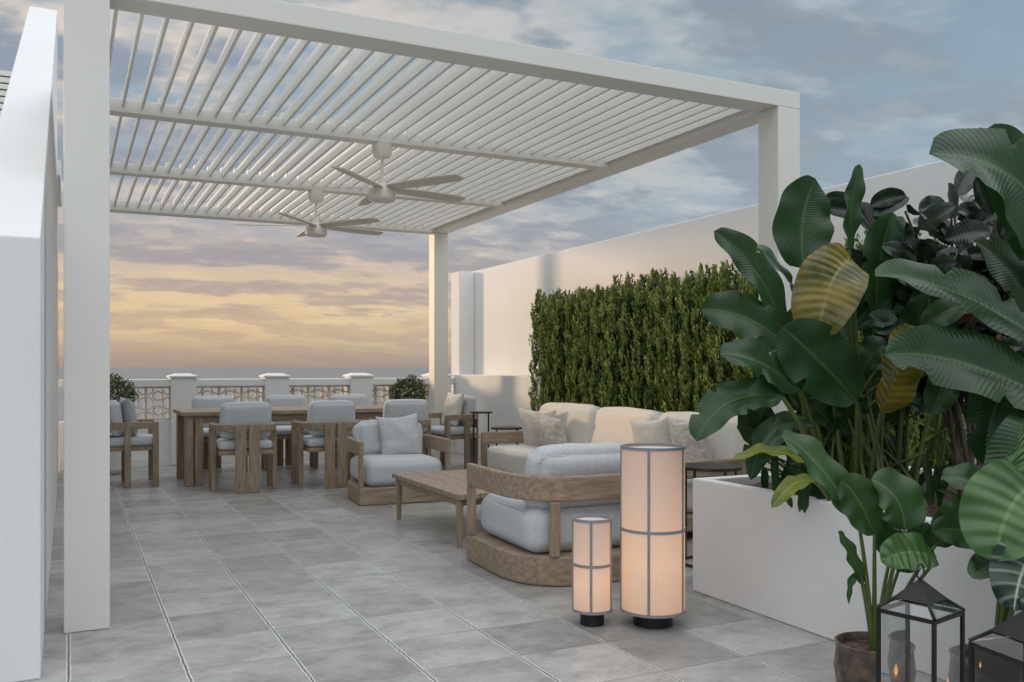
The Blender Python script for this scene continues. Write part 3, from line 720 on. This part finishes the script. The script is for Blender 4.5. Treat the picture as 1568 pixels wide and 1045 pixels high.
# ---------------------------------------------------------------- hedge
def leafcloud(name,P,D,size,leafvar,mat,parent=None,asp=.42):
    n=len(P); D=D/np.linalg.norm(D,axis=1,keepdims=True)
    R=np.random.normal(size=(n,3)); S=np.cross(D,R); S/=np.linalg.norm(S,axis=1,keepdims=True)
    L=size[:,None]
    v=np.stack([P-D*L*.5,P+S*L*asp*.5,P+D*L*.5,P-S*L*asp*.5],axis=1).reshape(-1,3)
    me=bpy.data.meshes.new(name)
    me.vertices.add(4*n); me.vertices.foreach_set('co',v.astype(np.float32).ravel())
    me.loops.add(4*n); me.loops.foreach_set('vertex_index',np.arange(4*n,dtype=np.int32))
    me.polygons.add(n); me.polygons.foreach_set('loop_start',np.arange(0,4*n,4,dtype=np.int32))
    me.update(calc_edges=True)
    at=me.attributes.new('leafvar','FLOAT','FACE'); at.data.foreach_set('value',np.clip(leafvar,0,1).astype(np.float32))  # for the hedge this holds painted gap shade besides random tone
    me.materials.append(mat)
    o=bpy.data.objects.new(name,me); COL.objects.link(o)
    if parent: o.parent=parent
    return o
hg=root('hedge')
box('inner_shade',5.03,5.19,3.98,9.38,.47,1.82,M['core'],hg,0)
HP=[];HD=[];HS=[];HR=[]
y0h,y1h=3.98,9.38
ncol=29
def column(xc,yc,zt,rad,nsp,dark):
    ph=random.uniform(0,6); f1=random.uniform(15,21)
    z=np.random.uniform(.46,zt,nsp); th=np.random.uniform(math.pi*.35,math.pi*1.65,nsp)
    lump=.22*np.sin(z*f1+ph+1.2*np.sin(th*2+ph))+.12*np.sin(z*41+ph*2)
    rr_=rad*(1+lump)*np.random.uniform(.8,1.06,nsp)
    rr_*=np.clip((zt+.06-z)/.30,.12,1)**.7
    sway=.018*np.sin(z*3+ph)
    cx=xc+rr_*np.cos(th); cy=yc+sway+rr_*np.sin(th)
    for k in range(11):
        lz=np.random.uniform(0,.085,nsp)
        P=np.stack([cx+np.random.normal(0,.006,nsp)+np.cos(th)*lz*.15,cy+np.random.normal(0,.007,nsp)+np.sin(th)*lz*.10,z+lz],1)
        D=np.stack([np.cos(th)*.4+np.random.normal(0,.18,nsp),np.sin(th)*.25+np.random.normal(0,.18,nsp),np.full(nsp,1.)],1)
        HP.append(P);HD.append(D);HS.append(np.random.uniform(.024,.040,nsp))
        HR.append(dark+.12+lump*.55+np.clip(-np.cos(th)-.35,-.5,1)*.5+lz*3.0+np.random.normal(0,.07,nsp))  # leaf tone painted darker in hollows and between columns, as shade
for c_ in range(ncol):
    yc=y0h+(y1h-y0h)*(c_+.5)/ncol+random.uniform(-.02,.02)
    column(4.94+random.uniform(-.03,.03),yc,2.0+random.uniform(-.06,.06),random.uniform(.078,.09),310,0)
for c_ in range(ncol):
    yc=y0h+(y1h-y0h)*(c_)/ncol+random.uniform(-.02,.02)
    column(5.05,yc,1.98+random.uniform(-.05,.06),.08,190,-.22)  # back row painted darker as shade behind the front columns
nsp=900
for yy in(y0h-.02,y1h+.03):
    z=np.random.uniform(.46,1.90,nsp)
    for k in range(6):
        P=np.stack([np.random.uniform(4.90,5.18,nsp),yy+np.random.normal(0,.03,nsp),z+np.random.uniform(0,.06,nsp)],1)
        D=np.stack([np.random.normal(0,.4,nsp),np.random.normal(0,.5,nsp),np.full(nsp,.9)],1)
        HP.append(P);HD.append(D);HS.append(np.random.uniform(.022,.036,nsp));HR.append(np.random.uniform(0,.5,nsp))
for s_ in range(300):
    yy=random.uniform(y0h-.03,y1h+.04); xx=random.uniform(4.88,5.14); zb=1.85; cph=((yy-y0h)/(y1h-y0h)*ncol)%1
    hh=random.uniform(.07,.17)*(.3+1.0*math.sin(math.pi*cph)**2)
    n_=int(14+hh*150); t=np.random.uniform(0,1,n_)
    P=np.stack([xx+np.random.normal(0,.014,n_)*(1.2-t),yy+np.random.normal(0,.014,n_)*(1.2-t),zb+t*hh],1)
    D=np.stack([np.random.normal(0,.25,n_),np.random.normal(0,.25,n_),np.full(n_,.9)],1)
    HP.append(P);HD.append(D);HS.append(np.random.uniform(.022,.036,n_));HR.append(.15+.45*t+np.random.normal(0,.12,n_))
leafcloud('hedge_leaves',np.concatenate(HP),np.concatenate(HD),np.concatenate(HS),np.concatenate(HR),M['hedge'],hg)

def bush(x,y,zc,r,n=2600):
    b_=root('potted_bush',(x,y,0))
    lathe('pot',[(.12,.002),(.16,.05),(.19,zc-r-.02),(.20,zc-r+.02),(.17,zc-r+.02)],M['stucco'],b_,32)
    lathe('stem',[(.02,zc-r-.1),(.014,zc)],M['bark'],b_,10)
    d=np.random.normal(size=(n,3)); d/=np.linalg.norm(d,axis=1,keepdims=True)
    rad=r*np.random.uniform(.45,1.08,n)**.6*(1+.18*np.sin(d[:,0]*7)*np.cos(d[:,2]*6))
    P=d*rad[:,None]; P[:,2]=P[:,2]*.85+zc
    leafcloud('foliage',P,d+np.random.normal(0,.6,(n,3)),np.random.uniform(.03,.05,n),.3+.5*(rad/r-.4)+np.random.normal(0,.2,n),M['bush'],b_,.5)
bush(4.02,11.3,.87,.24); bush(.42,11.15,.88,.26)

def glass_lantern(x,y,rz,w,hb,hr):
    l=root('candle_lantern',(x,y,0),rz); a=w/2; t=.012
    fr=[]
    for sx in(-1,1):
        for sy in(-1,1):
            cx,cy=sx*(a-t/2),sy*(a-t/2); fr.append((cx-t/2,cx+t/2,cy-t/2,cy+t/2,.002,hb))
    for z in(.002,hb-t):
        for s_ in(-1,1):
            c0=s_*(a-t/2); fr.append((-a+t,a-t,c0-t/2,c0+t/2,z,z+t)); fr.append((c0-t/2,c0+t/2,-a+t,a-t,z,z+t))
    boxes('frame',fr,M['black'],l,.0015)
    box('floor_plate',-a+t,a-t,-a+t,a-t,.004,.010,M['black'],l,0)
    q=a-t/2
    mobj('glass_panes',[(-q,-q,t),(q,-q,t),(q,q,t),(-q,q,t),(-q,-q,hb),(q,-q,hb),(q,q,hb),(-q,q,hb)],[(0,1,5,4),(1,2,6,5),(2,3,7,6),(3,0,4,7)],M['glass'],l)
    zc=hb+hr*.4; c=a*.5; e=a-.002
    for i,(sx,sy) in enumerate(((-1,-1),(1,-1),(1,1),(-1,1))):
        tube('roof_bar_%d'%i,[(sx*e,sy*e,hb+.003),(sx*c,sy*c,zc)],.006,M['black'],l,6)
    mobj('roof_glass',[(-a,-a,hb+.002),(a,-a,hb+.002),(a,a,hb+.002),(-a,a,hb+.002),(-c,-c,zc),(c,-c,zc),(c,c,zc),(-c,c,zc)],[(0,1,5,4),(1,2,6,5),(2,3,7,6),(3,0,4,7)],M['glass'],l)
    g=c+.012
    mobj('roof_cap',[(-g,-g,zc-.004),(g,-g,zc-.004),(g,g,zc-.004),(-g,g,zc-.004),(0,0,hb+hr)],[(0,1,4),(1,2,4),(2,3,4),(3,0,4),(3,2,1,0)],M['black'],l)
    rg=[(.022*math.cos(2*math.pi*i/20),0,hb+hr+.02+.022*math.sin(2*math.pi*i/20)) for i in range(21)]
    tube('ring_handle',rg,.003,M['black'],l,6)
    lathe('candle',[(.036,.011),(.036,.14),(.03,.143)],M['wax'],l,24)
    lathe('flame',[(.001,.146),(.007,.158),(.005,.172),(.0005,.188)],M['flame'],l,10)
glass_lantern(2.40,1.98,12,.19,.44,.10)
glass_lantern(2.38,1.62,-10,.20,.42,.11)

# ---------------------------------------------------------------- world
w=bpy.data.worlds.new('World'); scene.world=w; w.use_nodes=True; nt=w.node_tree; L=nt.links.new
bg=nt.nodes['Background']
AZ=-24; EL=7; SAZ=-37
tc=N(nt,'ShaderNodeTexCoord'); nv=N(nt,'ShaderNodeVectorMath',operation='NORMALIZE'); L(tc.outputs['Generated'],nv.inputs[0])
sp=N(nt,'ShaderNodeSeparateXYZ'); L(nv.outputs[0],sp.inputs[0])
def ramp(pts,src):
    r=N(nt,'ShaderNodeValToRGB'); els=r.color_ramp.elements
    els[0].position=pts[0][0]; els[0].color=(*pts[0][1],1); els[1].position=pts[-1][0]; els[1].color=(*pts[-1][1],1)
    for p,c in pts[1:-1]:
        e=els.new(p); e.color=(*c,1)
    L(src,r.inputs[0]); return r
def mathn(op,a,b=None,c=None,clamp=False):
    n=N(nt,'ShaderNodeMath',operation=op); n.use_clamp=clamp
    for i,x in enumerate((a,b,c)):
        if x is None: continue
        if isinstance(x,(int,float)): n.inputs[i].default_value=x
        else: L(x,n.inputs[i])
    return n.outputs[0]
z=sp.outputs['Z']
sc=lambda r,g,b:srgb(r,g,b)[:3]
ZEN_FILL=(1.13,1.17,1.22)  # unseen upper sky raised above a natural dusk level as added fill light
warm=ramp([(0,sc(156,142,134)),(.012,sc(176,156,140)),(.04,sc(218,190,150)),(.075,sc(226,200,160)),(.10,sc(204,188,166)),(.14,sc(174,172,174)),(.20,sc(156,168,182)),(.30,sc(146,168,186)),(.42,sc(150,170,188)),(.62,ZEN_FILL),(1,ZEN_FILL)],z)
cool=ramp([(0,sc(176,168,162)),(.05,sc(188,186,182)),(.10,sc(172,184,190)),(.2,sc(148,170,184)),(.40,sc(134,158,174)),(.62,ZEN_FILL),(1,ZEN_FILL)],z)
sa=math.radians(AZ)
dd=mathn('ADD',mathn('MULTIPLY',sp.outputs['X'],math.sin(sa)),mathn('MULTIPLY',sp.outputs['Y'],math.cos(sa)))
def mrange(src,a,b,c,d,smooth=True):
    m=N(nt,'ShaderNodeMapRange'); m.interpolation_type='SMOOTHSTEP' if smooth else 'LINEAR'
    for k,v in zip(('From Min','From Max','To Min','To Max'),(a,b,c,d)): m.inputs[k].default_value=v
    L(src,m.inputs['Value']); return m.outputs[0]
wf=mrange(dd,.35,.85,0,1)
base=N(nt,'ShaderNodeMix',data_type='RGBA'); L(wf,base.inputs[0]); L(cool.outputs[0],base.inputs[6]); L(warm.outputs[0],base.inputs[7])
zz=mathn('ADD',mathn('MAXIMUM',z,0),.14)
cx=mathn('DIVIDE',sp.outputs['X'],zz); cy=mathn('DIVIDE',sp.outputs['Y'],zz)
cv=N(nt,'ShaderNodeCombineXYZ'); L(cx,cv.inputs[0]); L(cy,cv.inputs[1])
def cloudnoise(scale,off,detail=5,rough=.6,st=(1,1,1)):
    mp=N(nt,'ShaderNodeMapping'); mp.inputs['Location'].default_value=off; mp.inputs['Scale'].default_value=st; mp.inputs['Rotation'].default_value=(0,0,math.radians(25)); L(cv.outputs[0],mp.inputs[0])
    n=N(nt,'ShaderNodeTexNoise'); n.inputs['Scale'].default_value=scale; n.inputs['Detail'].default_value=detail; n.inputs['Roughness'].default_value=rough
    L(mp.outputs[0],n.inputs['Vector']); return n.outputs['Fac']
c1=cloudnoise(1.6,(3.1,1.7,0),6,.58,(.9,1.1,1)); c2=cloudnoise(5.0,(7.3,4.1,0),4,.6,(.9,1.1,1)); c3=cloudnoise(1.6,(3.26,1.46,0),4,.58,(.9,1.1,1))
cs=mathn('ADD',mathn('MULTIPLY',c1,.70),mathn('MULTIPLY',c2,.30))
cov=mrange(cs,.39,.54,0,.95)
lit=mathn('ADD',mrange(mathn('SUBTRACT',c3,c1),-.04,.08,0,.85),mrange(c2,.48,.66,0,.35),clamp=True)
cdark_w=ramp([(0,sc(163,145,135)),(.05,sc(192,168,148)),(.08,sc(182,164,154)),(.12,sc(160,156,162)),(.18,sc(148,154,168)),(.35,sc(144,156,170)),(.45,sc(152,164,176)),(.62,ZEN_FILL),(1,ZEN_FILL)],z)
clit_w=ramp([(0,sc(188,162,140)),(.05,sc(232,204,160)),(.10,sc(222,196,168)),(.16,sc(204,194,188)),(.24,sc(224,206,188)),(.35,sc(220,208,198)),(.45,sc(200,202,204)),(.62,ZEN_FILL),(1,ZEN_FILL)],z)
cdark_c=ramp([(0,sc(170,164,164)),(.15,sc(150,162,172)),(.40,sc(138,152,164)),(.62,ZEN_FILL),(1,ZEN_FILL)],z)
clit_c=ramp([(0,sc(208,196,186)),(.10,sc(198,200,198)),(.2,sc(178,189,195)),(.40,sc(170,184,191)),(.62,ZEN_FILL),(1,ZEN_FILL)],z)
def mixc(f,a,b):
    m=N(nt,'ShaderNodeMix',data_type='RGBA')
    if isinstance(f,(int,float)): m.inputs[0].default_value=f
    else: L(f,m.inputs[0])
    L(a,m.inputs[6]); L(b,m.inputs[7]); return m.outputs[2]
cd=mixc(wf,cdark_c.outputs[0],cdark_w.outputs[0]); cl=mixc(wf,clit_c.outputs[0],clit_w.outputs[0])
cc=mixc(lit,cd,cl)
fade=mrange(z,.0,.07,.25,1)
fin=mixc(mathn('MULTIPLY',cov,fade),base.outputs[2],cc)
back=mrange(dd,-.5,.25,1.45,1.0)  # sky behind the camera brightened as added fill light
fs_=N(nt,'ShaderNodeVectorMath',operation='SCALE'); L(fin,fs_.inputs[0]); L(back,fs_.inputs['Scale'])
sky=N(nt,'ShaderNodeTexSky',sky_type='NISHITA'); sky.sun_disc=False; sky.sun_elevation=math.radians(EL); sky.sun_rotation=math.radians(SAZ%360)
skm=N(nt,'ShaderNodeVectorMath',operation='SCALE'); skm.inputs['Scale'].default_value=.003; L(sky.outputs[0],skm.inputs[0])
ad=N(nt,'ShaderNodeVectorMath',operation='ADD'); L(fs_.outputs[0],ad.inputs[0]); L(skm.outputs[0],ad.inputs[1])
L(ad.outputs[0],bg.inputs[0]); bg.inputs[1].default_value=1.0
w.cycles.sampling_method='MANUAL'; w.cycles.sample_map_resolution=512

sl=bpy.data.lights.new('sun','SUN'); sl.energy=2.2; sl.angle=math.radians(8); sl.color=(1,.70,.43)
so=bpy.data.objects.new('sun',sl); COL.objects.link(so)
s2=math.radians(SAZ)
d=Vector((math.sin(s2)*math.cos(math.radians(EL)),math.cos(s2)*math.cos(math.radians(EL)),math.sin(math.radians(EL))))
so.rotation_euler=d.to_track_quat('Z','Y').to_euler(); so.location=(-10,20,10)

cam=bpy.data.cameras.new('camera'); co=bpy.data.objects.new('camera',cam); COL.objects.link(co)
co.location=(0,0,1.2); co.rotation_euler=(math.radians(90),0,math.radians(-26.15))
cam.lens=31.75; cam.sensor_width=36; cam.shift_y=.0258; cam.clip_start=.05; cam.clip_end=80000
scene.camera=co
scene.view_settings.view_transform='Standard'; scene.view_settings.look='None'; scene.view_settings.exposure=0
